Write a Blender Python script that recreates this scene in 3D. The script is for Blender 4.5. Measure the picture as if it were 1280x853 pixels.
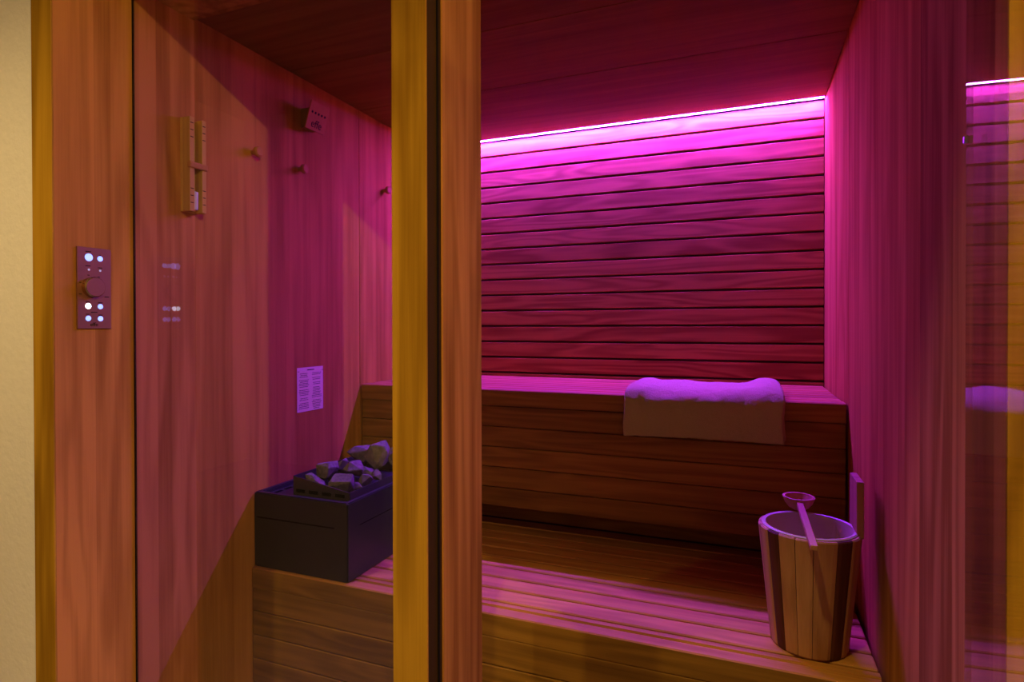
import bpy, bmesh, math, random
from mathutils import Vector, Matrix

random.seed(7)
for o in list(bpy.data.objects):
    bpy.data.objects.remove(o, do_unlink=True)
scene = bpy.context.scene
COL = scene.collection
H = 1.25                       # eye height above the floor; z values below are given relative to it
PI = math.pi

# ------------------------------------------------------------------ camera
cam_data = bpy.data.cameras.new('camera')
cam = bpy.data.objects.new('camera', cam_data)
COL.objects.link(cam)
cam.matrix_world = (Matrix.Translation((0, 0, H)) @ Matrix.Rotation(0.3779, 4, 'Z')
                    @ Matrix.Rotation(PI / 2 - 0.0069, 4, 'X') @ Matrix.Rotation(-0.0019, 4, 'Z'))
cam_data.sensor_width = 36
cam_data.lens = 735.23 / 1280 * 36
cam_data.shift_y = -12.73 / 1280
cam_data.clip_start = 0.02
scene.camera = cam

# ------------------------------------------------------------------ world, lamps, exposure
world = bpy.data.worlds.new('world')
scene.world = world
world.use_nodes = True
world.node_tree.nodes['Background'].inputs['Color'].default_value = (0.004, 0.003, 0.002, 1)
world.node_tree.nodes['Background'].inputs['Strength'].default_value = 1.0
WARM = (1.0, 0.72, 0.25)


def lamp(name, loc, power, radius, color=WARM, spot=None, target=None, blend=0.4):
    d = bpy.data.lights.new(name, 'SPOT' if spot else 'POINT')
    d.energy = power
    d.color = color
    d.shadow_soft_size = radius
    o = bpy.data.objects.new(name, d)
    COL.objects.link(o)
    o.location = (loc[0], loc[1], loc[2] + H)
    if spot:
        d.spot_size = math.radians(spot)
        d.spot_blend = blend
        t = Vector((target[0], target[1], target[2] + H)) - o.location
        o.rotation_euler = t.to_track_quat('-Z', 'Y').to_euler()
    return o


lamp('corridor_lamp', (2.47, -1.0, 1.73), 250, 0.03)
lamp('entrance_downlight', (-0.32, 0.32, 1.92), 105, 0.04, spot=62, target=(-0.32, 0.32, -1.25), blend=0.35)
lamp('side_downlight', (-1.70, -0.35, 1.92), 152, 0.04, spot=101, target=(-1.70, -0.35, -1.25), blend=0.6)
LED_COLOR = (0.15, 0.015, 1.0)
LED_STRENGTH = 2500.0

scene.view_settings.view_transform = 'Standard'
scene.view_settings.look = 'None'
scene.view_settings.gamma = 1
scene.view_settings.use_curve_mapping = False
scene.view_settings.exposure = 0.0

# ------------------------------------------------------------------ main dimensions
XL, XR = -1.4945, 0.2926       # inner faces of the side walls
YG = 1.258                     # inner end of the entrance frame
YF = 0.88                      # outer end of the jambs
D = 2.637                      # face of the slatted wall
ZC = 0.90                      # ceiling
ZB, YB = -0.238, 2.048         # bench top, bench front
ZP, YP = -0.780, 1.459         # platform top, platform front
YJ = 2.0445                    # joint in the wall and ceiling panels


# ------------------------------------------------------------------ materials
def new_mat(name):
    m = bpy.data.materials.new(name)
    m.use_nodes = True
    nt = m.node_tree
    return m, nt, nt.nodes['Principled BSDF']


def plain(name, color, rough=0.5, metallic=0.0, spec=0.5, noise=0.0, nscale=40, bump=0.0, emit=None, estr=0):
    m, nt, b = new_mat(name)
    b.inputs['Base Color'].default_value = (*color, 1)
    b.inputs['Roughness'].default_value = rough
    b.inputs['Metallic'].default_value = metallic
    b.inputs['Specular IOR Level'].default_value = spec
    if emit:
        b.inputs['Emission Color'].default_value = (*emit, 1)
        b.inputs['Emission Strength'].default_value = estr
    if noise or bump:
        tc = nt.nodes.new('ShaderNodeTexCoord')
        n = nt.nodes.new('ShaderNodeTexNoise')
        n.inputs['Scale'].default_value = nscale
        n.inputs['Detail'].default_value = 5
        nt.links.new(tc.outputs['Object'], n.inputs['Vector'])
        if noise:
            mx = nt.nodes.new('ShaderNodeMix'); mx.data_type = 'RGBA'
            mx.inputs[6].default_value = (*[c * (1 - noise) for c in color], 1)
            mx.inputs[7].default_value = (*[min(1, c * (1 + noise)) for c in color], 1)
            nt.links.new(n.outputs['Fac'], mx.inputs[0])
            nt.links.new(mx.outputs[2], b.inputs['Base Color'])
        if bump:
            bp = nt.nodes.new('ShaderNodeBump')
            bp.inputs['Strength'].default_value = bump
            bp.inputs['Distance'].default_value = 0.004
            nt.links.new(n.outputs['Fac'], bp.inputs['Height'])
            nt.links.new(bp.outputs['Normal'], b.inputs['Normal'])
    return m


def wood(name, dark, light, grain='X', across=None, stave=0.0, stave_scale=11, rings=6.0, rough=0.55, spec=0.10, tone=0.14, rw=0.22, mw=0.55):
    """Procedural wood: long noise along the grain, growth rings, fine pores, one tone per board (and per stave)."""
    m, nt, b = new_mat(name)
    N, Lk = nt.nodes, nt.links
    tc = N.new('ShaderNodeTexCoord')
    oi = N.new('ShaderNodeObjectInfo')
    off = N.new('ShaderNodeMath'); off.operation = 'MULTIPLY'; off.inputs[1].default_value = 37.0
    Lk.new(oi.outputs['Random'], off.inputs[0])
    add = N.new('ShaderNodeVectorMath'); add.operation = 'ADD'
    Lk.new(tc.outputs['Object'], add.inputs[0]); Lk.new(off.outputs[0], add.inputs[1])

    def scaled(s_across, s_along):
        mp = N.new('ShaderNodeMapping')
        v = [s_across] * 3
        v['XYZ'.index(grain)] = s_along
        mp.inputs['Scale'].default_value = v
        Lk.new(add.outputs[0], mp.inputs['Vector'])
        return mp

    def noise(mp, detail=3, dist=0.0):
        n = N.new('ShaderNodeTexNoise'); n.inputs['Scale'].default_value = 1.0
        n.inputs['Detail'].default_value = detail; n.inputs['Distortion'].default_value = dist
        Lk.new(mp.outputs[0], n.inputs['Vector'])
        return n

    def math_(op, a, c):
        k = N.new('ShaderNodeMath'); k.operation = op
        for i, x in enumerate((a, c)):
            if isinstance(x, (int, float)): k.inputs[i].default_value = x
            else: Lk.new(x, k.inputs[i])
        return k.outputs[0]

    broad = noise(scaled(9, 0.9), 2, 0.4)
    ringv = math_('SINE', math_('MULTIPLY', broad.outputs['Fac'], rings * 2 * PI), 0)
    ringv = math_('ADD', math_('MULTIPLY', ringv, 0.5), 0.5)
    fine = noise(scaled(260, 5), 3)
    mid = noise(scaled(45, 1.2), 2)
    f = math_('ADD', math_('MULTIPLY', ringv, rw), math_('MULTIPLY', mid.outputs['Fac'], mw))
    f = math_('ADD', f, math_('MULTIPLY', fine.outputs['Fac'], 0.28))
    f = math_('ADD', f, math_('MULTIPLY', math_('SUBTRACT', oi.outputs['Random'], 0.5), tone * 2))
    if stave:
        sep = N.new('ShaderNodeSeparateXYZ'); Lk.new(add.outputs[0], sep.inputs[0])
        vo = N.new('ShaderNodeTexVoronoi'); vo.voronoi_dimensions = '1D'
        vo.inputs['Scale'].default_value = stave_scale
        Lk.new(sep.outputs[across], vo.inputs['W'])
        bw = N.new('ShaderNodeSeparateColor'); Lk.new(vo.outputs['Color'], bw.inputs[0])
        f = math_('ADD', f, math_('MULTIPLY', math_('SUBTRACT', bw.outputs[0], 0.5), stave * 2))
    rp = N.new('ShaderNodeValToRGB')
    rp.color_ramp.elements[0].position = 0.22; rp.color_ramp.elements[0].color = (*dark, 1)
    rp.color_ramp.elements[1].position = 0.82; rp.color_ramp.elements[1].color = (*light, 1)
    Lk.new(f, rp.inputs[0]); Lk.new(rp.outputs[0], b.inputs['Base Color'])
    b.inputs['Roughness'].default_value = rough
    b.inputs['Specular IOR Level'].default_value = spec
    bp = N.new('ShaderNodeBump'); bp.inputs['Strength'].default_value = 0.12; bp.inputs['Distance'].default_value = 0.002
    Lk.new(fine.outputs['Fac'], bp.inputs['Height']); Lk.new(bp.outputs['Normal'], b.inputs['Normal'])
    return m


def glass(name, tint=(0.97, 0.97, 0.96), f0=0.065, rough=0.0):
    """Clear pane: both faces mirror by Schlick's law, the rest of the light goes straight through."""
    m = bpy.data.materials.new(name); m.use_nodes = True
    nt = m.node_tree; nt.nodes.clear()
    N, Lk = nt.nodes, nt.links
    lw = N.new('ShaderNodeLayerWeight'); lw.inputs['Blend'].default_value = 0.5
    pw = N.new('ShaderNodeMath'); pw.operation = 'POWER'; pw.inputs[1].default_value = 5
    Lk.new(lw.outputs['Facing'], pw.inputs[0])
    ma = N.new('ShaderNodeMath'); ma.operation = 'MULTIPLY_ADD'
    ma.inputs[1].default_value = 1 - f0; ma.inputs[2].default_value = f0
    Lk.new(pw.outputs[0], ma.inputs[0])
    t = N.new('ShaderNodeBsdfTransparent'); t.inputs['Color'].default_value = (*tint, 1)
    g = N.new('ShaderNodeBsdfGlossy'); g.inputs['Roughness'].default_value = rough
    mx = N.new('ShaderNodeMixShader')
    Lk.new(ma.outputs[0], mx.inputs[0]); Lk.new(t.outputs[0], mx.inputs[1]); Lk.new(g.outputs[0], mx.inputs[2])
    out = N.new('ShaderNodeOutputMaterial'); Lk.new(mx.outputs[0], out.inputs['Surface'])
    return m


WD, WL = (0.25, 0.092, 0.013), (0.52, 0.225, 0.037)
M = {}
M['slat'] = wood('slat_wood', (0.27, 0.10, 0.018), (0.50, 0.23, 0.044), 'X', rings=9, rw=0.42, mw=0.4)
M['bench'] = wood('bench_wood', (0.27, 0.10, 0.018), (0.50, 0.23, 0.044), 'X', rings=7)
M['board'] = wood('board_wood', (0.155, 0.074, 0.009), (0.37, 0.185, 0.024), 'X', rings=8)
M['panel'] = wood('panel_wood', WD, WL, 'Z', 'Y', stave=0.09, stave_scale=12, rings=3, spec=0.0)
M['ceil'] = wood('ceiling_wood', (0.17, 0.06, 0.010), (0.34, 0.14, 0.026), 'X', 'Y', stave=0.03, rings=3, spec=0.02, rw=0.1, mw=0.35, tone=0.05)
M['jamb'] = wood('jamb_wood', (0.24, 0.09, 0.016), (0.50, 0.215, 0.042), 'Z', 'Y', stave=0.20, stave_scale=18, rings=4, spec=0.0, rw=0.28)
M['trim'] = wood('trim_wood', (0.24, 0.11, 0.010), (0.50, 0.265, 0.028), 'Z', rings=4, tone=0.05, spec=0.0, rw=0.42, mw=0.5)
M['cream'] = plain('cream_plaster', (0.86, 0.80, 0.86), 0.85, spec=0.2, noise=0.04, nscale=60, bump=0.25)
M['brown_wall'] = plain('brown_plaster', (0.26, 0.20, 0.12), 0.8, noise=0.1, nscale=6)
M['dark_floor'] = plain('dark_tile', (0.12, 0.10, 0.085), 0.4, noise=0.2, nscale=4)
M['backing'] = plain('dark_backing_wood', (0.10, 0.045, 0.02), 0.8, noise=0.2, nscale=12)
M['rebate'] = plain('dark_rebate_wood', (0.055, 0.028, 0.010), 0.7, spec=0.0, noise=0.2, nscale=12)
M['glass'] = glass('clear_glass')
M['door_glass'] = glass('door_glass', f0=0.09)
M['tube'] = glass('tube_glass', f0=0.06)
M['seal'] = plain('black_rubber', (0.015, 0.012, 0.008), 0.7, spec=0.0)
M['heater'] = plain('black_heater_steel', (0.019, 0.018, 0.016), 0.36, 0.2, 0.5, noise=0.1, nscale=200, bump=0.05)
M['basket'] = plain('dark_basket_steel', (0.060, 0.048, 0.036), 0.40, 0.4, 0.5)
M['heater_in'] = plain('dark_steel_inside', (0.003, 0.003, 0.003), 0.9, spec=0.0)
M['stone'] = plain('grey_sauna_stone', (0.16, 0.14, 0.085), 0.85, spec=0.15, noise=0.75, nscale=70, bump=1.0)
M['towel'] = plain('cream_terry_cloth', (0.48, 0.47, 0.135), 0.95, spec=0.05, noise=0.10, nscale=420, bump=0.8)
M['stave_l'] = wood('light_stave_wood', (0.36, 0.17, 0.06), (0.60, 0.32, 0.12), 'Z', rings=4)
M['stave_d'] = wood('dark_stave_wood', (0.07, 0.022, 0.012), (0.15, 0.05, 0.022), 'Z', rings=4)
M['ladle'] = wood('ladle_wood', (0.42, 0.20, 0.08), (0.62, 0.34, 0.14), 'Y', rings=3)
M['liner'] = plain('white_plastic_liner', (0.55, 0.46, 0.22), 0.45)
M['plate'] = plain('bronze_panel_metal', (0.26, 0.10, 0.055), 0.45, 0.25, 0.15, noise=0.05, nscale=90)
M['knobside'] = plain('brass_knob_side', (0.50, 0.36, 0.20), 0.25, 1.0)
M['button'] = plain('lit_button', (0.6, 0.7, 0.9), 0.4, emit=(0.11, 0.25, 1.0), estr=2.3)
M['button_hot'] = plain('bright_button', (0.9, 0.95, 1), 0.4, emit=(0.75, 0.88, 1.0), estr=7.0)
M['button_dim'] = plain('dim_indicator', (0.5, 0.55, 0.6), 0.4, emit=(0.5, 0.6, 0.7), estr=0.35)
M['print'] = plain('black_print', (0.012, 0.01, 0.008), 0.8, spec=0.0)
M['hour'] = wood('hourglass_wood', (0.38, 0.20, 0.06), (0.60, 0.36, 0.06), 'Z', rings=2, spec=0.0)
M['sand'] = plain('white_sand', (0.75, 0.72, 0.70), 0.9, noise=0.1, nscale=900)
M['paper'] = plain('white_notice_paper', (0.82, 0.74, 0.30), 0.6, spec=0.1)
M['peg'] = plain('pale_peg', (0.44, 0.20, 0.045), 0.6, spec=0.0, noise=0.2, nscale=120)
M['box_side'] = plain('device_side_wood', (0.30, 0.16, 0.03), 0.6, spec=0.0, noise=0.2, nscale=80)
M['box_front'] = plain('device_front_wood', (0.48, 0.20, 0.040), 0.6, spec=0.0, noise=0.08, nscale=90)
M['steel'] = plain('hinge_steel', (0.6, 0.58, 0.55), 0.25, 1.0)
M['led_case'] = plain('white_led_channel', (0.5, 0.5, 0.5), 0.6)
m, nt, b = new_mat('led_diffuser')
b.inputs['Base Color'].default_value = (0, 0, 0, 1)
b.inputs['Emission Color'].default_value = (*LED_COLOR, 1)
b.inputs['Emission Strength'].default_value = LED_STRENGTH
M['led'] = m


# ------------------------------------------------------------------ builders
def link(name, me, mat=None, parent=None, loc=(0, 0, 0)):
    o = bpy.data.objects.new(name, me)
    COL.objects.link(o)
    if mat is not None and me is not None and not me.materials:
        me.materials.append(M[mat] if isinstance(mat, str) else mat)
    if parent is not None:
        o.parent = parent
        o.location = Vector(loc) - world_loc(parent)
    else:
        o.location = loc
    return o


def world_loc(o):
    v = Vector(o.location)
    p = o.parent
    while p:
        v = v + Vector(p.location); p = p.parent
    return v


def tag(o, label=None, cat=None, group=None, kind=None):
    if label: o['label'] = label
    if cat: o['category'] = cat
    if group: o['group'] = group
    if kind: o['kind'] = kind
    return o


def empty(name, loc):
    o = bpy.data.objects.new(name, None)
    COL.objects.link(o)
    o.location = (loc[0], loc[1], loc[2] + H)
    o.empty_display_size = 0.05
    return o


def smooth(me, angle=40):
    for p in me.polygons: p.use_smooth = True
    me.set_sharp_from_angle(angle=math.radians(angle))


def box_mesh(sx, sy, sz, bevel=0.0, seg=1):
    bm = bmesh.new()
    bmesh.ops.create_cube(bm, size=1.0)
    for v in bm.verts: v.co = Vector((v.co.x * sx, v.co.y * sy, v.co.z * sz))
    if bevel:
        bmesh.ops.bevel(bm, geom=bm.edges[:], offset=bevel, segments=seg, affect='EDGES', profile=0.5)
    me = bpy.data.meshes.new('box')
    bm.to_mesh(me); bm.free()
    return me


def box(name, x, y, z, mat, parent=None, bevel=0.0, seg=1):
    """Box given by its extents; z relative to eye height."""
    me = box_mesh(x[1] - x[0], y[1] - y[0], z[1] - z[0], bevel, seg)
    return link(name, me, mat, parent, ((x[0] + x[1]) / 2, (y[0] + y[1]) / 2, (z[0] + z[1]) / 2 + H))


def mesh_from(verts, faces):
    me = bpy.data.meshes.new('m'); me.from_pydata(verts, [], faces); me.update()
    return me


def recalc(me):
    bm = bmesh.new(); bm.from_mesh(me)
    bmesh.ops.recalc_face_normals(bm, faces=bm.faces[:])
    bm.to_mesh(me); bm.free()
    return me


def extrude_profile(pts, x0, x1):
    """Closed YZ profile swept along X."""
    n = len(pts)
    v = [(x0, p[0], p[1]) for p in pts] + [(x1, p[0], p[1]) for p in pts]
    f = [list(range(n))[::-1], [n + i for i in range(n)]]
    f += [[i, (i + 1) % n, n + (i + 1) % n, n + i] for i in range(n)]
    return recalc(mesh_from(v, f))


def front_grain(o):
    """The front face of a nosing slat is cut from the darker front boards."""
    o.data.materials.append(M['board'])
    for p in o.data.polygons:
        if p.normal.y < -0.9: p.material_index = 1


def lathe(profile, seg=32, cap=False):
    v, f = [], []
    n = len(profile)
    for i in range(seg):
        a = 2 * PI * i / seg
        for r, z in profile: v.append((r * math.cos(a), r * math.sin(a), z))
    for i in range(seg):
        j = (i + 1) % seg
        for k in range(n - 1): f.append([i * n + k, j * n + k, j * n + k + 1, i * n + k + 1])
    me = mesh_from(v, f)
    bm = bmesh.new(); bm.from_mesh(me)
    bmesh.ops.remove_doubles(bm, verts=bm.verts[:], dist=1e-5)
    bmesh.ops.recalc_face_normals(bm, faces=bm.faces[:])
    bm.to_mesh(me); bm.free()
    return me


def text_mesh(body, size, extrude=0.0004):
    cu = bpy.data.curves.new('t', 'FONT')
    cu.body = body; cu.size = size; cu.extrude = extrude
    cu.align_x = 'CENTER'; cu.align_y = 'CENTER'
    o = bpy.data.objects.new('t', cu); COL.objects.link(o)
    bpy.context.view_layer.update()
    me = bpy.data.meshes.new_from_object(o.evaluated_get(bpy.context.evaluated_depsgraph_get()))
    bpy.data.objects.remove(o, do_unlink=True)
    me.materials.clear()
    return me


# local frame of something fixed to the left wall: text runs along +Y, up is Z, it faces +X
WALL_ROT = Matrix(((0, 0, 1), (1, 0, 0), (0, 1, 0))).to_4x4()

# ================================================================== STRUCTURE
tag(box('floor', (-4.4, 3.6), (-2.2, 2.8), (-1.35, -1.25), 'dark_floor'), 'dark tiled floor below the sauna platform', 'floor', kind='structure')

# slatted back wall
wb = box('wall_back', (XL - 0.10, XR + 0.10), (D + 0.024, D + 0.12), (-1.25, 1.05), 'backing')
tag(wb, 'back wall of horizontal wooden slats behind the bench', 'wall', kind='structure')
PITCH, Z0 = 0.0750, 0.829
slat_len = XR - XL - 0.006
slat_profile = [(0.022, -0.0335), (0.004, -0.0335), (0.0, -0.0305), (0.0, 0.0315), (0.003, 0.0335), (0.022, 0.0335)]
slat_me = extrude_profile(slat_profile, -slat_len / 2, slat_len / 2)
for i in range(-1, 16):
    zc = Z0 - PITCH * i - PITCH / 2
    s = link('slat', slat_me, 'slat', wb, ((XL + XR) / 2, D, zc + H))

# side walls
for side, x, sgn in (('left', XL, -1), ('right', XR, 1)):
    xo = x + sgn * 0.022
    xa, xb = sorted((xo, x + sgn * 0.10))
    w = box('wall_' + side, (xa, xb), (YF + 0.03, D + 0.024), (-1.25, 1.05), 'backing')
    tag(w, 'side wall of vertical wood panels beside the %s' % ('stove' if side == 'left' else 'bucket'), 'wall', kind='structure')
    xa, xb = sorted((x, xo))
    for y0, y1 in ((YG + 0.0002, YJ - 0.0015), (YJ + 0.0015, D + 0.02)):
        box('wall_panel', (xa, xb), (y0, y1), (-1.25, 0.99), 'panel', w, 0.0003)

# ceiling
ce = box('ceiling', (XL - 0.05, XR + 0.05), (YG, D + 0.03), (ZC + 0.06, ZC + 0.14), 'backing')
tag(ce, 'wooden panel ceiling ending short of the lit slot', 'ceiling', kind='structure')
YSLOT = D - 0.052
for y0, y1 in ((YG + 0.001, 1.638), (1.6405, YJ - 0.0015), (YJ + 0.0015, YSLOT)):
    box('ceiling_panel', (XL + 0.002, XR - 0.002), (y0, y1), (ZC, ZC + 0.058), 'ceil', ce, 0.001)

# entrance frame: jambs, post, header
def jamb(name, x, sgn, label):
    j = empty(name, (x, YF, -1.25))
    tag(j, label, 'trim', kind='structure')
    xa, xb = sorted((x, x + sgn * 0.022))
    box('jamb_panel', (xa, xb), (YF, YG - 0.0002), (-1.25, 1.0), 'jamb', j)
    xa, xb = sorted((x, x + sgn * 0.073))
    box('cover_strip', (xa, xb), (YF - 0.004, YF - 0.0002), (-1.25, 1.0), 'trim', j, 0.0005)
    return j


jamb('trim_1', XL, -1, 'wooden door jamb carrying the control panel')
jamb('trim_2', XR, 1, 'wooden door jamb behind the open glass door')

PX0, PX1 = -0.654, -0.576
post = empty('trim_3', ((PX0 + PX1) / 2, 1.13, -1.25))
tag(post, 'thick wooden post between the fixed pane and the doorway', 'post', kind='structure')
box('front_board', (PX0, PX1), (1.0, 1.006), (-1.25, 0.89), 'trim', post, 0.0008)
box('rebate_strip', (PX0 + 0.002, PX1 - 0.003), (1.006, 1.066), (-1.25, 0.89), 'rebate', post)
box('door_seal', (PX1 - 0.003, PX1 - 0.0005), (1.047, 1.053), (-1.25, 0.89), 'seal', post)
box('side_board', (PX0, PX1), (1.066, 1.258), (-1.25, 0.89), 'jamb', post, 0.002)

hd = empty('trim_4', (-0.6, 1.13, 0.89))
tag(hd, 'wooden header board above the glass front', 'trim', kind='structure')
box('header_board', (XL + 0.001, XR - 0.001), (1.0, YG - 0.001), (0.892, 1.05), 'jamb', hd, 0.002)

# plastered corridor outside
tag(box('wall_outer_left', (-4.4, XL - 0.0735), (YF, YF + 0.12), (-1.25, 1.95), 'cream'), 'cream plaster wall beside the wooden door jamb', 'wall', kind='structure')
tag(box('wall_outer_right', (XR + 0.0735, 3.6), (YF, YF + 0.12), (-1.25, 1.95), 'cream'), 'cream plaster wall beyond the open glass door', 'wall', kind='structure')
tag(box('wall_outer_top', (XL - 0.0735, XR + 0.0735), (YF, YF + 0.12), (1.051, 1.95), 'cream'), 'cream plaster wall above the sauna front', 'wall', kind='structure')
tag(box('wall_corridor', (-4.4, 3.6), (-2.2, -2.1), (-1.25, 1.95), 'brown_wall'), 'brown corridor wall facing the sauna', 'wall', kind='structure')
tag(box('wall_corridor_end_left', (-4.5, -4.4), (-2.2, 1.0), (-1.25, 1.95), 'brown_wall'), 'brown end wall of the corridor near the control panel', 'wall', kind='structure')
tag(box('wall_corridor_end_right', (3.6, 3.7), (-2.2, 1.0), (-1.25, 1.95), 'brown_wall'), 'brown end wall of the corridor near the open door', 'wall', kind='structure')
tag(box('ceiling_corridor', (-4.5, 3.7), (-2.2, 1.0), (1.95, 2.05), 'brown_wall'), 'brown corridor ceiling outside the sauna', 'ceiling', kind='structure')

# fixed pane
wn = empty('window_1', ((XL + PX0) / 2, 1.07, -1.25))
tag(wn, 'fixed clear glass pane between the jamb and the post', 'window', kind='structure')
box('pane', (XL + 0.006, PX0 - 0.0005), (1.068, 1.074), (-1.248, 0.891), 'glass', wn)
box('pane_seal', (XL + 0.0002, XL + 0.006), (1.0695, 1.0725), (-1.248, 0.891), 'seal', wn)

# open glass door, swung a little past a right angle
HX, HY, TH = XR - 0.012, 0.966, math.radians(3.0)
dr = empty('door_1', (HX, HY, -1.25))
tag(dr, 'frameless clear glass door swung open against the right jamb', 'door', kind='structure')
DW = 0.84
dp = link('pane', box_mesh(0.008, DW, 2.12), 'door_glass', dr, (HX, HY, H))
dp.matrix_parent_inverse = Matrix.Identity(4)
dr.rotation_euler = (0, 0, TH)
dp.location = (0, -DW / 2, 1.08)
for z in (0.25,):
    h = link('hinge', box_mesh(0.005, 0.006, 0.010, 0.001), 'steel', dr)
    h.location = (-0.0065, -0.006, z + 1.25)

# ================================================================== LED STRIP
ls = empty('led_light_strip', ((XL + XR) / 2, D - 0.028, ZC + 0.02))
tag(ls, 'glowing magenta light strip in the slot above the slatted wall', 'light strip')
box('channel', (XL + 0.004, XR - 0.004), (D - 0.036, D - 0.020), (ZC + 0.0016, ZC + 0.0120), 'led_case', ls)
c0 = Vector(((XL + XR) / 2, D - 0.028, ZC + 0.0012 + H))
dm = box_mesh(XR - XL - 0.012, 0.012, 0.0003)
link('diffuser', dm, 'led', ls, c0)

# ================================================================== UPPER BENCH
be = empty('upper_bench', ((XL + XR) / 2, 2.34, ZP))
tag(be, 'high slatted sauna bench with a boarded wooden front', 'bench')
bx0, bx1 = XL + 0.006, XR - 0.006
NS = 8
bp_ = (D - 0.004 - YB) / NS
bslat = box_mesh(bx1 - bx0, bp_ - 0.008, 0.024, 0.003)
lip = bp_ - 0.006
nose = [(0.0, -0.0605), (0.0, -0.003), (0.003, 0.0), (lip - 0.003, 0.0), (lip, -0.003), (lip, -0.024), (0.02, -0.024), (0.02, -0.0605)]
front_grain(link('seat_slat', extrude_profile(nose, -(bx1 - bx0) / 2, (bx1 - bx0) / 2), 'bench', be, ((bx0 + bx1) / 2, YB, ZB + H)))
for i in range(1, NS):
    yc = YB + bp_ * (i + 0.5) - 0.002
    link('seat_slat', bslat, 'bench', be, ((bx0 + bx1) / 2, yc, ZB - 0.012 + H))
zl = [-0.300, -0.379, -0.4555, -0.532, -0.609, -0.681]
for i in range(5):
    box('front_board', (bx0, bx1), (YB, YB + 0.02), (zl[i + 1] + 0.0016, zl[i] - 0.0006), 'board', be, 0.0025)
for x in (bx0 + 0.02, -0.62, bx1 - 0.06):
    box('bearer', (x, x + 0.04), (2.251, D - 0.01), (ZP + 0.004, ZB - 0.026), 'backing', be)
for i in range(1):
    box('kick_board', (bx0, bx1), (2.215, 2.235), (ZP + 0.001, -0.60), 'board', be, 0.002)
box('inner_panel', (bx0, bx1), (2.236, 2.25), (ZP + 0.001, ZB - 0.03), 'backing', be)

# ================================================================== PLATFORM
pl = empty('lower_platform', ((XL + XR) / 2, 1.85, -1.25))
tag(pl, 'low slatted step platform under the stove and bucket', 'platform')
px0, px1 = XL + 0.006, XR - 0.012
pp = 0.0750
pslat = box_mesh(px1 - px0, pp - 0.009, 0.026, 0.003)
for i in range(1, 10):
    link('platform_slat', pslat, 'bench', pl, ((px0 + px1) / 2, YP + pp * (i + 0.5), ZP - 0.013 + H))
yy = pp - 0.0045
nose = [(0.0, -0.0605), (0.0, -0.003), (0.003, 0.0), (0.024, 0.0), (0.030, -0.005), (0.048, -0.005), (0.051, 0.0), (yy - 0.003, 0.0), (yy, -0.003), (yy, -0.026), (0.02, -0.026), (0.02, -0.0605)]
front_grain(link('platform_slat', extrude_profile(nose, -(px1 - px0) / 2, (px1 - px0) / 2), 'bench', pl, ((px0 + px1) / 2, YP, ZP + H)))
zl = [-0.842, -0.921, -0.998, -1.075, -1.152, -1.2495]
for i in range(5):
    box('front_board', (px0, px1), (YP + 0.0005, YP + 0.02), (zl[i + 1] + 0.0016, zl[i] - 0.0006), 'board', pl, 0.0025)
for x in (px0 + 0.02, -0.62, px1 - 0.06):
    box('bearer', (x, x + 0.04), (YP + 0.021, 2.2), (-1.2495, ZP - 0.027), 'backing', pl)
box('inner_panel', (px0, px1), (2.206, 2.216), (-1.2495, ZP - 0.002), 'backing', pl)

# ================================================================== STOVE
hx0, hx1, hy0, hy1 = XL + 0.004, -1.121, 1.470, 1.960
hz1 = -0.537
st = empty('sauna_stove', ((hx0 + hx1) / 2, (hy0 + hy1) / 2, ZP))
tag(st, 'black steel electric sauna stove on the platform by the left wall', 'stove')
# upper casing as a ring with an open well
def ring(name, x, y, z, wall, mat, parent, bevel=0.002):
    bm = bmesh.new()
    o = [(x[0], y[0]), (x[1], y[0]), (x[1], y[1]), (x[0], y[1])]
    n = [(x[0] + wall, y[0] + wall), (x[1] - wall, y[0] + wall), (x[1] - wall, y[1] - wall), (x[0] + wall, y[1] - wall)]
    cx, cy, cz = (x[0] + x[1]) / 2, (y[0] + y[1]) / 2, (z[0] + z[1]) / 2
    L = [[bm.verts.new((p[0] - cx, p[1] - cy, zz - cz)) for p in q] for q, zz in ((o, z[0]), (o, z[1]), (n, z[1]), (n, z[0]))]
    for k in range(4):
        a, c = L[k], L[(k + 1) % 4]
        for i in range(4):
            j = (i + 1) % 4
            bm.faces.new([a[i], a[j], c[j], c[i]])
    bmesh.ops.recalc_face_normals(bm, faces=bm.faces[:])
    bmesh.ops.bevel(bm, geom=bm.edges[:], offset=bevel, segments=2, affect='EDGES')
    me = bpy.data.meshes.new(name); bm.to_mesh(me); bm.free()
    return link(name, me, mat, parent, (cx, cy, cz + H))


ring('casing', (hx0, hx1), (hy0, hy1), (ZP + 0.0005, hz1), 0.020, 'heater', st, 0.003)
box('vent_slit', (hx0 + 0.012, hx1 - 0.050), (hy0 - 0.0004, hy0 + 0.004), (-0.6195, -0.6155), 'heater_in', st)
box('vent_slit', (hx1 - 0.004, hx1 + 0.0004), (hy0 + 0.060, hy1 - 0.060), (-0.6205, -0.6175), 'heater_in', st)
deck = box('deck_plate', (hx0 + 0.020, hx1 - 0.020), (hy0 + 0.020, hy1 - 0.020), (-0.556, -0.550), 'heater', st)
slot_me = box_mesh(0.034, 0.012, 0.0012, 0.0005)
slot_y = box_mesh(0.012, 0.034, 0.0012, 0.0005)
bkx0, bkx1, bky0, bky1 = -1.379, -1.158, 1.528, 1.925
for i in range(6):
    link('vent_slot', slot_me, 'heater_in', deck, (-1.44 + i * 0.052, 1.508, -0.5495 + H))
for i in range(9):
    link('vent_slot', slot_y, 'heater_in', deck, (-1.149, 1.535 + i * 0.046, -0.5495 + H))
    link('vent_slot', slot_y, 'heater_in', deck, (-1.450, 1.535 + i * 0.046, -0.5495 + H))


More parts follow.
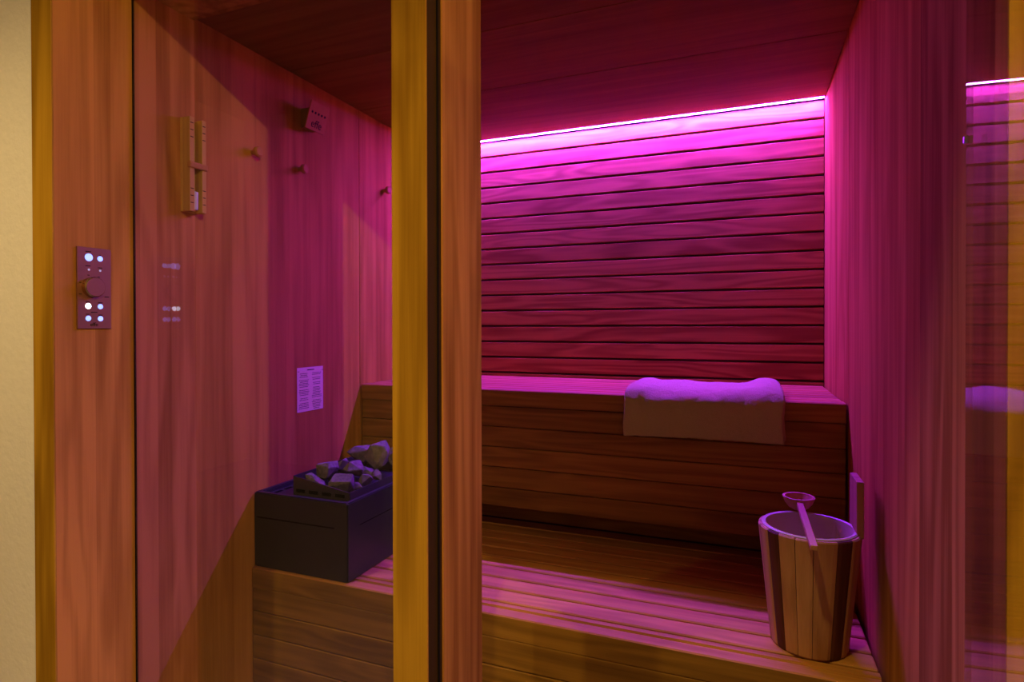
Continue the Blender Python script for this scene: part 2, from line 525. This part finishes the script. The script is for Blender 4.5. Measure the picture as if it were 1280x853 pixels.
def plate(name, quad, thick, mat, parent):
    """Four corners (rel. z), thickened along its normal."""
    q = [Vector((p[0], p[1], p[2] + H)) for p in quad]
    n = (q[1] - q[0]).cross(q[3] - q[0]).normalized() * thick
    c = sum(q, Vector()) / 4
    v = [p - c for p in q] + [p - c + n for p in q]
    me = recalc(mesh_from([tuple(p) for p in v], [[0, 1, 2, 3], [4, 7, 6, 5], [0, 4, 5, 1], [1, 5, 6, 2], [2, 6, 7, 3], [3, 7, 4, 0]]))
    return link(name, me, mat, parent, c)


zb0 = -0.550
HL, HR = -0.487, -0.522
bf = plate('basket_front', [(bkx0, bky0, zb0), (bkx1, bky0, zb0), (bkx1, bky0, HR), (bkx0, bky0, HL)], 0.002, 'basket', st)
plate('basket_back', [(bkx0, bky1, zb0), (bkx1, bky1, zb0), (bkx1, bky1, HR), (bkx0, bky1, HL)], 0.002, 'basket', st)
plate('basket_side', [(bkx0, bky0, zb0), (bkx0, bky1, zb0), (bkx0, bky1, HL), (bkx0, bky0, HL)], 0.002, 'basket', st)
br_ = plate('basket_side', [(bkx1, bky0, zb0), (bkx1, bky1, zb0), (bkx1, bky1, HR), (bkx1, bky0, HR)], 0.002, 'basket', st)
for i in range(4):
    link('vent_slot', box_mesh(0.036, 0.0012, 0.011, 0.0004), 'heater_in', bf, (bkx0 + 0.030 + i * 0.052, bky0 - 0.0025, -0.535 + H))

# ------------------------------------------------------------------ stones
def stone_mesh(seed, sx, sy, sz):
    rnd = random.Random(seed)
    bm = bmesh.new()
    for k in range(15):
        d = Vector((rnd.gauss(0, 1), rnd.gauss(0, 1), rnd.gauss(0, 1))).normalized() * rnd.uniform(0.74, 1.12)
        bm.verts.new((d.x * sx, d.y * sy, d.z * sz))
    r = bmesh.ops.convex_hull(bm, input=bm.verts[:])
    bmesh.ops.delete(bm, geom=[g for g in r['geom_interior'] if isinstance(g, bmesh.types.BMVert)], context='VERTS')
    bmesh.ops.bevel(bm, geom=bm.edges[:], offset=min(sx, sy, sz) * 0.05, segments=1, affect='EDGES')
    bmesh.ops.triangulate(bm, faces=bm.faces[:])
    bmesh.ops.subdivide_edges(bm, edges=bm.edges[:], cuts=1)
    for v in bm.verts: v.co *= 1 + rnd.uniform(-0.02, 0.02)
    me = bpy.data.meshes.new('stone'); bm.to_mesh(me); bm.free()
    return me


STONES = [  # x, y, z, half sizes, turn, tilt, description
    (-1.325, 1.625, -0.488, .038, .046, .038, 0.5, 0.5, 'pointed grey stone heaped beside the tall basket side'),
    (-1.318, 1.558, -0.512, .050, .022, .020, -0.1, 0.45, 'long flat stone lying along the front basket plate'),
    (-1.222, 1.578, -0.509, .044, .036, .036, 0.3, 0.2, 'wide angular stone at the low front corner of the basket'),
    (-1.240, 1.668, -0.492, .042, .058, .042, 0.5, 0.4, 'large elongated stone in the middle of the heap'),
    (-1.312, 1.795, -0.464, .054, .044, .032, 0.2, 0.1, 'broad flat-topped stone high on the back of the heap'),
    (-1.205, 1.765, -0.452, .054, .044, .044, 0.4, -0.5, 'big pointed stone on the very top of the heap'),
    (-1.322, 1.705, -0.492, .036, .032, .030, 0.8, 0.2, 'small dark stone wedged behind the pointed stone'),
    (-1.188, 1.655, -0.520, .024, .026, .024, 0.1, 0.2, 'small stone resting against the low basket side'),
    (-1.182, 1.712, -0.516, .020, .022, .022, 0.9, 0.1, 'little stone under the big pointed stone'),
    (-1.196, 1.850, -0.478, .036, .036, .034, 0.3, 0.2, 'rounded stone behind the big pointed stone'),
    (-1.275, 1.880, -0.490, .040, .034, .036, 1.2, 0.1, 'grey stone in the rear row of the heap'),
    (-1.348, 1.870, -0.500, .026, .036, .034, 0.1, 0.0, 'grey stone in the rear corner by the tall basket side'),
    (-1.350, 1.770, -0.522, .024, .034, .026, 0.1, 0.0, 'narrow stone tucked along the tall basket side'),
    (-1.276, 1.612, -0.532, .024, .022, .016, 0.4, 0.0, 'low stone in the gap behind the flat front stone'),
    (-1.262, 1.760, -0.526, .034, .034, .022, 0.6, 0.0, 'low grey stone supporting the top of the heap'),
    (-1.272, 1.556, -0.530, .018, .020, .018, 0.2, 0.0, 'chip of stone between the flat stone and the wide stone'),
    (-1.352, 1.690, -0.528, .020, .026, .020, 0.2, 0.0, 'dark chip of stone at the foot of the tall basket side'),
    (-1.192, 1.610, -0.530, .018, .018, .016, 0.6, 0.0, 'chip of stone beside the wide angular stone'),
]
for i, (x, y, z, sx, sy, sz, rz, ty, lab) in enumerate(STONES):
    o = link('sauna_stone', stone_mesh(100 + i, sx * 1.10, sy * 1.10, sz * 1.12), 'stone', None, (x, y, z + 0.002 + H))
    o.rotation_euler = (0.1 * (i % 3), ty, rz)
    tag(o, lab, 'stone', 'stones heaped in the stove basket')

# ================================================================== BUCKET AND LADLE
BX, BY, RB, RT, BH = 0.145, 1.612, 0.086, 0.115, 0.288
bu = empty('sauna_bucket', (BX, BY, ZP))
tag(bu, 'round wooden bucket of light and dark staves on the platform', 'bucket')


def stave(a0, a1, mat, h=BH, thick=0.013, z0=0.001):
    a0, a1 = math.radians(a0 + 0.35), math.radians(a1 - 0.35)
    n = 5
    v, f = [], []
    rows = [(z0, 0.0), (z0 + 0.004, 0.0), (h - 0.003, 0.0), (h, -0.003)]
    def R(z): return RB + (RT - RB) * z / BH
    for k in range(n + 1):
        a = a0 + (a1 - a0) * k / n
        edge = 0.0012 if k in (0, n) else 0.0
        prof = [(R(z) + d - edge - (0.002 if i == 0 else 0), z) for i, (z, d) in enumerate(rows)]
        prof += [(R(h) - thick, h), (R(z0) - thick, z0)]
        for r, z in prof: v.append((r * math.cos(a), r * math.sin(a), z))
    m = 6
    for k in range(n):
        for i in range(m):
            j = (i + 1) % m
            f.append([k * m + i, (k + 1) * m + i, (k + 1) * m + j, k * m + j])
    f.append(list(range(m))); f.append([n * m + i for i in range(m)])
    return link('stave', recalc(mesh_from(v, f)), mat, bu, (BX, BY, ZP + H))


edges = [213, 230, 250, 270, 297, 318, 337, 383, 403, 425, 447, 469, 491, 513, 535, 554, 573]
for k in range(len(edges) - 1):
    dark = edges[k] in (213, 297, 403, 491)
    stave(edges[k], edges[k + 1], 'stave_d' if dark else 'stave_l')
# tall handle stave
hs = box('handle_stave', (0.2425, 0.2585), (1.578, 1.678), (-0.500, -0.3655), 'stave_l', bu, 0.0025, 2)
# plastic liner
ri = RT - 0.014
lin = lathe([(0.0, 0.03), (RB - 0.016, 0.03), (RB - 0.014, 0.036), (ri - 0.004, BH - 0.004), (ri - 0.0035, BH + 0.003), (ri + 0.003, BH + 0.0045),
             (ri + 0.006, BH + 0.002), (ri + 0.006, BH + 0.0005)], 48)
smooth(lin, 50)
link('liner', lin, 'liner', bu, (BX, BY, ZP + H))
link('bottom_board', lathe([(0, 0.012), (RB - 0.014, 0.012), (RB - 0.014, 0.024), (0, 0.024)], 32), 'stave_l', bu, (BX, BY, ZP + H))

la = empty('ladle', (0.131, 1.722, -0.49))
tag(la, 'wooden sauna ladle lying across the bucket rim', 'ladle')
LX, LY, LZ = 0.131, 1.722, -0.486
bowl = lathe([(0.0, 0.0), (0.012, 0.001), (0.024, 0.008), (0.033, 0.019), (0.0385, 0.033), (0.0395, 0.036), (0.038, 0.0372), (0.0335, 0.0365),
              (0.030, 0.027), (0.022, 0.016), (0.012, 0.011), (0.0, 0.0105)], 40)
smooth(bowl, 60)
link('bowl', bowl, 'ladle', la, (LX, LY, LZ + H))


def bar(name, p, q, w, h, mat, parent, bevel=0.002):
    p, q = Vector(p), Vector(q)
    d = q - p
    o = link(name, box_mesh(w, d.length, h, bevel, 2), mat, parent, (p + q) / 2 + Vector((0, 0, H)))
    o.rotation_euler = d.to_track_quat('Y', 'Z').to_euler()
    return o


bar('handle', (0.1310, 1.690, -0.461), (0.1400, 1.432, -0.4850), 0.0155, 0.0125, 'ladle', la)

# ================================================================== TOWEL
def towel():
    prof = [(2.415, ZB + 0.004), (2.425, ZB + 0.016), (2.415, ZB + 0.029), (2.35, ZB + 0.033), (2.25, ZB + 0.033), (2.15, ZB + 0.034), (2.09, ZB + 0.034),
            (2.056, ZB + 0.028), (2.030, ZB + 0.016), (2.014, ZB - 0.004), (2.007, ZB - 0.030), (2.005, ZB - 0.06), (2.006, ZB - 0.10),
            (2.009, ZB - 0.128), (2.016, ZB - 0.136), (2.028, ZB - 0.137), (2.038, ZB - 0.128), (2.041, ZB - 0.09), (2.0425, ZB - 0.04), (2.043, ZB - 0.004),
            (2.047, ZB + 0.004), (2.10, ZB + 0.0035), (2.25, ZB + 0.003)]
    x0, x1, n = -0.392, 0.120, 56
    rnd = random.Random(5)
    v, f = [], []
    m = len(prof)
    ph = [rnd.uniform(0, 6.28) for _ in range(8)]
    for i in range(n + 1):
        t = i / n
        x = x0 + (x1 - x0) * t
        e = min(t, 1 - t)
        er = 1 - (1 - min(1, e / 0.025)) ** 2 * 0.55           # rounded ends
        for k, (y, z) in enumerate(prof):
            top = k < 9 and k > 0
            outer = k <= 15
            zz, yy2, xx = z, y, x
            if outer:
                w = 0.0022 * math.sin(9 * t + ph[0] + k * 0.5) + 0.0014 * math.sin(23 * t + ph[1] + k * 0.8) + 0.0008 * math.sin(51 * t + k)
                if top:
                    zz += w
                    zz += 0.016 * math.exp(-((t - 0.90) / 0.09) ** 2) * (0.4 + 0.6 * min(1, (y - 2.0) / 0.2))
                    zz += 0.006 * math.exp(-((t - 0.07) / 0.06) ** 2)
                    zz -= 0.004 * math.exp(-((t - 0.5) / 0.3) ** 2)
                else:
                    yy2 -= abs(w) * 1.2
                    drop = max(0, (ZB + 0.01 - z) / 0.14)
                    # soft diagonal crease near the left end
                    yy2 += 0.004 * math.exp(-((t - 0.13 - 0.10 * drop) / 0.016) ** 2)
                    yy2 -= 0.005 * math.exp(-((t - 0.17 - 0.10 * drop) / 0.03) ** 2)
            # hem: hangs a little unevenly
            if ZB - z > 0.05:
                zz += (ZB - z - 0.05) / 0.08 * (0.004 * math.sin(3.1 * t + 0.4) - 0.004 + 0.006 * t)
            if z < ZB:                                           # right end tucks in where it hangs
                tuck = 0.006 * max(0, (t - 0.7) / 0.3) * math.sin(min(1, (ZB - z) / 0.13) * PI)
                xx -= tuck
                xx -= 0.005 * max(0, (0.3 - t) / 0.3) * min(1, (ZB - z) / 0.13)
            # pull the section towards its middle at the ends
            cy = y if y < 2.05 else y
            zc = ZB + 0.014 if y > 2.045 else z
            yc2 = 2.024 if y <= 2.045 else y
            zz = zc + (zz - zc) * er
            yy2 = yc2 + (yy2 - yc2) * er if y <= 2.045 else yy2
            v.append((xx - (x0 + x1) / 2, yy2 - 2.2, zz - ZB))
    for i in range(n):
        for k in range(m):
            j = (k + 1) % m
            f.append([i * m + k, i * m + j, (i + 1) * m + j, (i + 1) * m + k])
    f.append(list(range(m))); f.append([n * m + i for i in range(m)][::-1])
    me = recalc(mesh_from(v, f))
    smooth(me, 70)
    o = link('towel', me, 'towel', None, ((x0 + x1) / 2, 2.2, ZB + H))
    md = o.modifiers.new('sub', 'SUBSURF'); md.levels = 3; md.render_levels = 3
    tx = bpy.data.textures.new('terry', 'CLOUDS'); tx.noise_scale = 0.035; tx.noise_depth = 3
    dm_ = o.modifiers.new('ripple', 'DISPLACE'); dm_.texture = tx; dm_.strength = 0.006; dm_.mid_level = 0.75
    return tag(o, 'folded cream towel draped over the bench front edge', 'towel')


towel()

# ================================================================== CONTROL PANEL (on the left jamb)
cp = empty('control_panel', (XL, 0.9675, 0.0965))
tag(cp, 'bronze control panel with knob and glowing buttons on the jamb', 'control panel')
box('face_plate', (XL + 0.0002, XL + 0.005), (0.927, 1.008), (-0.003, 0.196), 'plate', cp, 0.0008)
XF = XL + 0.005


def wall_disc(name, y, z, r, t, mat, parent, x=None, seg=28, bev=0.0):
    x = XF if x is None else x
    b_ = min(bev, r * 0.5)
    me = lathe([(0, 0), (r, 0), (r, t - b_), (r - b_, t), (0, t)], seg)
    smooth(me, 35)
    me.transform(WALL_ROT)
    return link(name, me, mat, parent, (x, y, z + H))


for y, z, r, mt in ((0.954, 0.1715, 0.0092, 'button'), (0.981, 0.1705, 0.0064, 'button'), (0.954, 0.1415, 0.0026, 'button_dim'), (0.981, 0.141, 0.0026, 'button_dim'),
                    (0.952, 0.0525, 0.0066, 'button_hot'), (0.981, 0.0520, 0.0062, 'button'), (0.952, 0.0225, 0.0064, 'button'), (0.981, 0.0220, 0.0062, 'button')):
    wall_disc('button', y, z, r, 0.0008, mt, cp)
kn = wall_disc('knob', 0.961, 0.0990, 0.0245, 0.015, 'knobside', cp, seg=48, bev=0.0022)
wall_disc('knob_cap', 0.961, 0.0990, 0.0220, 0.0006, 'plate', kn, x=XF + 0.015, seg=48)


def print_bar(name, y, z, w, h, mat, parent, x):
    return box(name, (x, x + 0.0004), (y - w / 2, y + w / 2), (z - h / 2, z + h / 2), mat, parent)


for y, z, w in ((0.953, 0.1855, 0.013), (0.981, 0.1795, 0.004), (0.952, 0.1505, 0.012), (0.981, 0.148, 0.010), (0.953, 0.128, 0.005), (0.978, 0.125, 0.005),
                (0.934, 0.109, 0.005), (0.934, 0.081, 0.007), (0.997, 0.0765, 0.011), (0.951, 0.063, 0.010), (0.981, 0.0615, 0.011), (0.966, 0.0375, 0.015),
                (0.951, 0.0325, 0.010), (0.981, 0.031, 0.010)):
    print_bar('printed_caption', y, z, w, 0.0018, 'print', cp, XF)
tm = text_mesh('effe', 0.013, 0.0003); tm.transform(WALL_ROT)
link('printed_logo', tm, 'print', cp, (XF + 0.0002, 0.966, 0.0075 + H))

# ================================================================== HOURGLASS TIMER (on the left wall)
hg = empty('hourglass_timer', (XL, 1.236, 0.334))
tag(hg, 'tall wooden hourglass timer fixed to the panelled wall', 'hourglass')
hz0, hz1_ = 0.330, 0.597
box('back_board', (XL + 0.0003, XL + 0.010), (1.209, 1.264), (hz0, hz1_), 'hour', hg, 0.001)
for y0, y1 in ((1.209, 1.2245), (1.2495, 1.264)):
    s = box('stile', (XL + 0.010, XL + 0.0385), (y0, y1), (hz0, hz1_), 'hour', hg, 0.001)
    for z in (0.580, 0.560, 0.540, 0.394, 0.374, 0.354):
        box('minute_mark', (XL + 0.0384, XL + 0.0388), (y0 + 0.002, y1 - 0.003), (z - 0.0012, z + 0.0012), 'print', s)
box('cross_bar', (XL + 0.030, XL + 0.044), (1.2055, 1.266), (0.452, 0.470), 'peg', hg, 0.004, 3)
gx, gy = XL + 0.024, 1.237
bulb = lathe([(0.0, 0.0), (0.008, 0.001), (0.010, 0.005), (0.010, 0.105), (0.008, 0.117), (0.0022, 0.124), (0.0022, 0.128), (0.008, 0.135), (0.010, 0.147), (0.010, 0.247), (0.008, 0.251), (0.0, 0.252)], 24)
smooth(bulb, 60)
link('glass_bulb', bulb, 'tube', hg, (gx, gy, 0.336 + H))
sd = lathe([(0, 0.002), (0.0072, 0.002), (0.0092, 0.006), (0.0092, 0.052), (0, 0.056)], 20)
smooth(sd, 40)
link('sand', sd, 'sand', hg, (gx, gy, 0.336 + H))

# ================================================================== COAT PEGS, NOTICE, SENSOR BOX
def peg(y, z, label):
    o = empty('wall_peg', (XL, y, z))
    tag(o, label, 'peg', 'round pegs in a row on the left wall')
    wall_disc('stem', y, z, 0.008, 0.020, 'peg', o, x=XL + 0.0002, seg=20)
    wall_disc('knob', y, z, 0.0165, 0.013, 'peg', o, x=XL + 0.019, seg=24, bev=0.004)


peg(1.474, 0.570, 'small round wall peg beside the hourglass timer')
peg(1.690, 0.568, 'small round wall peg below the tilted sensor box')
peg(2.222, 0.606, 'small round wall peg above the bench end')

no = box('notice', (XL + 0.0004, XL + 0.0012), (1.674, 1.812), (-0.308, -0.147), 'paper')
tag(no, 'white printed notice sheet on the wall above the stove', 'notice')
v, f = [], []
rnd = random.Random(3)


def add_line(y0, y1, z, h):
    n = len(v)
    for y, zz in ((y0, z - h), (y1, z - h), (y1, z + h), (y0, z + h)): v.append((0.0, y, zz))
    f.append([n, n + 1, n + 2, n + 3])


add_line(-0.018, 0.020, 0.0705, 0.0016)
for ycol, zs in ((-0.034, range(22)), (0.034, range(23))):
    for k in zs:
        if k in (3, 9, 14, 17) and ycol < 0 or k in (2, 5, 8, 16) and ycol > 0: continue
        wd = rnd.uniform(0.018, 0.028)
        y = ycol - wd
        z = 0.058 - k * 0.0060
        while y < ycol + wd - 0.004:
            L_ = rnd.uniform(0.004, 0.010)
            add_line(y, min(y + L_, ycol + wd), z, 0.0011)
            y += L_ + 0.0014
link('printed_text', mesh_from(v, f), 'print', no, world_loc(no) + Vector((0.0006, 0, 0)))
for y in (1.680, 1.807):
    box('tack', (XL + 0.0012, XL + 0.0030), (y - 0.003, y + 0.003), (-0.162, -0.1595), 'steel', no)

sb = empty('sensor_box', (XL, 1.72, 0.705))
tag(sb, 'small wooden sensor box with tilted printed face near ceiling', 'sensor box')
# wedge body, deeper at the top
yb0, yb1 = 1.700, 1.760
pr = [(0.0003, 0.722), (0.046, 0.722), (0.068, 0.790), (0.0003, 0.790)]
vv = [(XL + p[0], yb0, p[1] + H) for p in pr] + [(XL + p[0], yb1, p[1] + H) for p in pr]
c = Vector((XL, 1.72, 0.705 + H))
me = recalc(mesh_from([tuple(Vector(p) - c) for p in vv], [[0, 1, 2, 3], [4, 5, 6, 7], [0, 1, 5, 4], [1, 2, 6, 5], [2, 3, 7, 6], [3, 0, 4, 7]]))
link('body', me, 'box_side', sb, c)
fa = Vector((XL + 0.0425, 1.7155, 0.709)); fb = Vector((XL + 0.0725, 1.7155, 0.802))
up = (fb - fa).normalized(); rt = Vector((0, 1, 0)); nn = rt.cross(up).normalized()
if nn.x < 0: nn = -nn
fw, fh = 0.099, (fb - fa).length
mat3 = Matrix((rt, up, nn)).transposed().to_4x4()
fp_me = box_mesh(fw, fh, 0.006, 0.001); fp_me.transform(mat3)
fc = (fa + fb) / 2 + nn * 0.004
fo = link('front_plate', fp_me, 'box_front', sb, fc + Vector((0, 0, H)))
tm = text_mesh('effe', 0.038, 0.0003); tm.transform(mat3)
link('printed_logo', tm, 'print', fo, fc + nn * 0.0032 - up * 0.026 + Vector((0, 0, H)))
for k in range(5):
    dmsh = lathe([(0, 0), (0.0042, 0), (0.0042, 0.0008), (0, 0.0008)], 14); dmsh.transform(mat3)
    link('sound_hole', dmsh, 'print', fo, fc + nn * 0.0031 + up * 0.012 + rt * (-0.034 + 0.0165 * k) + Vector((0, 0, H)))
